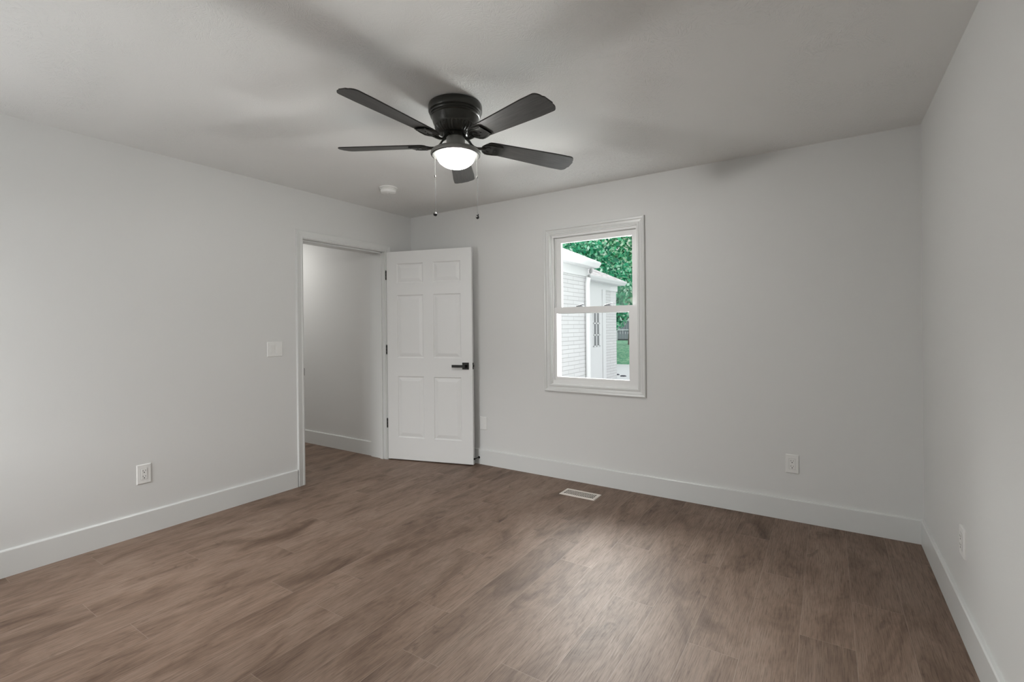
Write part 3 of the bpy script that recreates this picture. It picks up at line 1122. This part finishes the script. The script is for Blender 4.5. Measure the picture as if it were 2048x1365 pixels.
structure('trim_3', boxes(((-9, -12, GZ - 0.05), (7, 13.2, GZ))), CONC, 'pale concrete patio outside the window', 'patio')  # unseen rear stretch added to keep light bounced there neutral


def grass():
    m = material('lawn_grass', (0.05, 0.25, 0.1), 0.9)
    t = NT(m)
    co = t.n('ShaderNodeTexCoord')
    mp = t.n('ShaderNodeMapping')
    mp.inputs['Scale'].default_value = (5.0, 1.0, 1)
    t.l(co.outputs['Object'], mp.inputs['Vector'])
    nz = t.n('ShaderNodeTexNoise', Scale=2.6, Detail=6.0, Roughness=0.8)
    t.l(mp.outputs[0], nz.inputs['Vector'])
    c = t.ramp(nz.outputs['Fac'], [(0.36, (0.010, 0.14, 0.09)), (0.5, (0.08, 0.30, 0.16)), (0.62, (0.42, 0.58, 0.38))])
    t.l(c, t.bsdf.inputs['Base Color'])
    return m


lawn = obj('lawn', boxes(((-60, -8, GZ - 0.2), (40, 80, GZ - 0.06)), ((-60, 13.2, GZ - 0.07), (40, 80, GZ - 0.005))), grass())
tag(lawn, 'green lawn between the patio and the far fence', 'lawn', None, 'structure')

# far fence
FY = 42.0
FG = material('grey_fence_boards', (0.24, 0.245, 0.28), 0.8)
FL = material('pale_fence_rail', (0.62, 0.62, 0.66), 0.7)
e = empty('fence', (-11, FY, GZ), 'grey board fence at the far end of the lawn', 'fence')
bm = new()
x = -22.0
while x < -2:
    box(bm, (x, FY, GZ + 0.12), (x + 0.235, FY + 0.03, GZ + 1.95))
    x += 0.26
obj('boards', bm, FG, e)
for z in (1.02, 1.93):
    obj('rail', boxes(((-22, FY - 0.06, GZ + z - 0.05), (-2, FY, GZ + z + 0.05))), FL, e)
for x in [-20 + 1.56 * k for k in range(12)]:
    obj('post', boxes(((x - 0.045, FY - 0.05, GZ), (x + 0.045, FY, GZ + 1.95))), FL, e)
obj('kickboard', boxes(((-22, FY - 0.03, GZ), (-2, FY, GZ + 0.12))), material('dark_kickboard', (0.05, 0.06, 0.06), 0.8), e)


def leaf_material(name, stops, trans=0.35):
    m = bpy.data.materials.new(name)
    m.use_nodes = True
    t = NT(m)
    at = t.n('ShaderNodeAttribute', attribute_name='leaf_tone')
    c = t.ramp(at.outputs['Fac'], stops)
    t.l(c, t.bsdf.inputs['Base Color'])
    t.bsdf.inputs['Roughness'].default_value = 0.55
    tl = t.n('ShaderNodeBsdfTranslucent')
    t.l(c, tl.inputs[0])
    mx = t.n('ShaderNodeMixShader')
    mx.inputs[0].default_value = trans
    out = m.node_tree.nodes['Material Output']
    t.l(t.bsdf.outputs[0], mx.inputs[1])
    t.l(tl.outputs[0], mx.inputs[2])
    t.l(mx.outputs[0], out.inputs[0])
    return m


LEAF_A = leaf_material('teal_green_leaf', [(0.0, (0.004, 0.10, 0.06)), (0.45, (0.02, 0.36, 0.17)), (0.8, (0.22, 0.62, 0.38)), (1.0, (0.60, 0.85, 0.70))])
LEAF_B = leaf_material('mid_green_leaf', [(0.0, (0.006, 0.15, 0.06)), (0.45, (0.04, 0.42, 0.15)), (0.8, (0.34, 0.70, 0.40)), (1.0, (0.75, 0.88, 0.72))])
LEAF_C = leaf_material('pale_green_leaf', [(0.0, (0.01, 0.20, 0.11)), (0.4, (0.08, 0.48, 0.24)), (0.75, (0.42, 0.72, 0.48)), (1.0, (0.85, 0.90, 0.78))])
LEAF_D = leaf_material('dark_shrub_leaf', [(0.0, (0.012, 0.014, 0.012)), (0.5, (0.055, 0.045, 0.045)), (1.0, (0.10, 0.16, 0.10))], 0.1)
BARK = paint('grey_bark', (0.10, 0.075, 0.065), 0.9, 25, 0.5)


def leaves(bm, layer, blobs, count, size, rng):
    tot = sum(b[3] ** 2 for b in blobs)
    for (bx, by, bz, br) in blobs:
        for _ in range(int(count * br * br / tot)):
            d = Vector((rng.gauss(0, 1), rng.gauss(0, 1), rng.gauss(0, 1))).normalized()
            rad = br * (0.55 + 0.5 * rng.random() ** 0.6)
            p = Vector((bx, by, bz)) + Vector((d.x * rad, d.y * rad, d.z * rad * 0.85))
            s = size * rng.uniform(0.6, 1.35)
            nrm = (d + Vector((rng.gauss(0, .6), rng.gauss(0, .6), rng.gauss(0, .6) + 0.3))).normalized()
            a = nrm.orthogonal().normalized()
            a = Matrix.Rotation(rng.uniform(0, 6.28), 3, nrm) @ a
            b = nrm.cross(a)
            f = bm.faces.new([bm.verts.new(p + a * s), bm.verts.new(p + b * s * 0.55), bm.verts.new(p - a * s), bm.verts.new(p - b * s * 0.55)])
            t_ = max(0.0, min(1.0, rng.gauss(0.5, 0.38)))  # wide spread puts sunlit highlights into the leaf colour
            for lp in f.loops:
                lp[layer] = (t_, t_, t_, 1)


def tree(loc, blobs, count, size, mat, label, seed, group=None):
    rng = random.Random(seed)
    e = empty('tree', loc, label, 'tree', group)
    bm = new()
    lay = bm.loops.layers.float_color.new('leaf_tone')
    wb = [(loc[0] + b[0], loc[1] + b[1], loc[2] + b[2], b[3]) for b in blobs]
    leaves(bm, lay, wb, count, size, rng)
    obj('crown', bm, mat, e)
    bm = new()
    top = max(b[2] for b in blobs)
    x, y, z = loc
    tube(bm, [(x, y, z), (x + 0.1, y, z + top * 0.35), (x - 0.1, y + 0.1, z + top * 0.7), (x, y, z + top)], [0.32, 0.25, 0.16, 0.05], 9)
    for b in wb:
        tube(bm, [(x, y, z + top * 0.35), (0.5 * (x + b[0]), 0.5 * (y + b[1]), 0.5 * (z + top * 0.3 + b[2])), (b[0], b[1], b[2])], [0.12, 0.08, 0.03], 6)
    obj('trunk', bm, BARK, e, smooth=True)
    return e


TG = 'trees behind the white house'
tree((-4.4, 12.9, GZ), [(0, 0, 3.5, 1.2), (-1.2, 0.2, 3.2, 1.1), (1.2, 0, 3.0, 1.1), (0.2, 0.3, 2.2, 1.1), (-0.6, 0.2, 4.4, 0.7), (1.3, 0.1, 2.0, 0.9), (-1.2, 0, 2.2, 0.9), (0.7, 0, 4.1, 0.7)],
     9000, 0.085, LEAF_A, 'dense teal green tree rising above the nearer house roof', 3, TG)
tree((-5.9, 18.3, GZ), [(0.7, 0, 5.0, 1.6), (-0.8, 0.3, 4.0, 1.4), (2.1, 0, 4.3, 1.4), (0.9, -0.3, 3.3, 1.4), (0.3, 0.4, 6.0, 1.1), (2.1, 0.2, 2.9, 1.0), (-0.8, 0, 5.4, 1.0), (2.0, 0, 5.7, 1.0)],
     9500, 0.11, LEAF_C, 'pale sunlit tree at the right side of the window view', 8, TG)
tree((-9.6, 24.4, GZ), [(0, 0, 5.0, 1.7), (-1.5, 0.3, 4.4, 1.5), (1.5, 0, 4.6, 1.5), (0.3, 0.4, 3.2, 1.6), (-0.9, -0.3, 5.8, 1.0), (1.5, 0.2, 3.2, 1.2)],
     8000, 0.14, LEAF_B, 'bright mid green tree in the gap between the roofs', 5, TG)
tree((-8.6, 31.5, GZ), [(0, 0, 5.4, 2.1), (-2.0, 0.3, 4.8, 1.8), (2.0, 0, 4.9, 1.8), (0.1, 0.4, 6.4, 1.3), (-0.4, 0, 3.8, 1.7)],
     7000, 0.18, LEAF_A, 'far dark green tree with its low branch over the grey fence', 13, TG)
rng = random.Random(21)
bm = new()
lay = bm.loops.layers.float_color.new('leaf_tone')
leaves(bm, lay, [(-22 + 1.3 * k, 46 + rng.uniform(-.5, .5), rng.uniform(1.5, 2.6), rng.uniform(1.3, 1.9)) for k in range(17)], 9000, 0.22, rng)
hd = obj('hedge', bm, LEAF_D)
tag(hd, 'dark brown green hedge behind the grey fence', 'hedge')
for i, (x, y, s) in enumerate(((-1.36, 9.45, 0.055), (-1.08, 9.15, 0.08))):
    bm = new()
    lathe(bm, [(0, 0), (s, 0), (s * 1.05, 0.02), (s * 0.7, 0.03), (0, 0.035)], (x, y, GZ), 14, lambda a, k: 0.12 * math.sin(k * 2.1 + a))
    st = obj('stone', bm, paint('dark_stone', (0.07, 0.07, 0.085), 0.8, 30, 0.4), None, smooth=True)
    tag(st, ['dark stone farther out on the pale patio', 'dark stone nearer on the pale patio'][i], 'stone', 'stones on the patio')
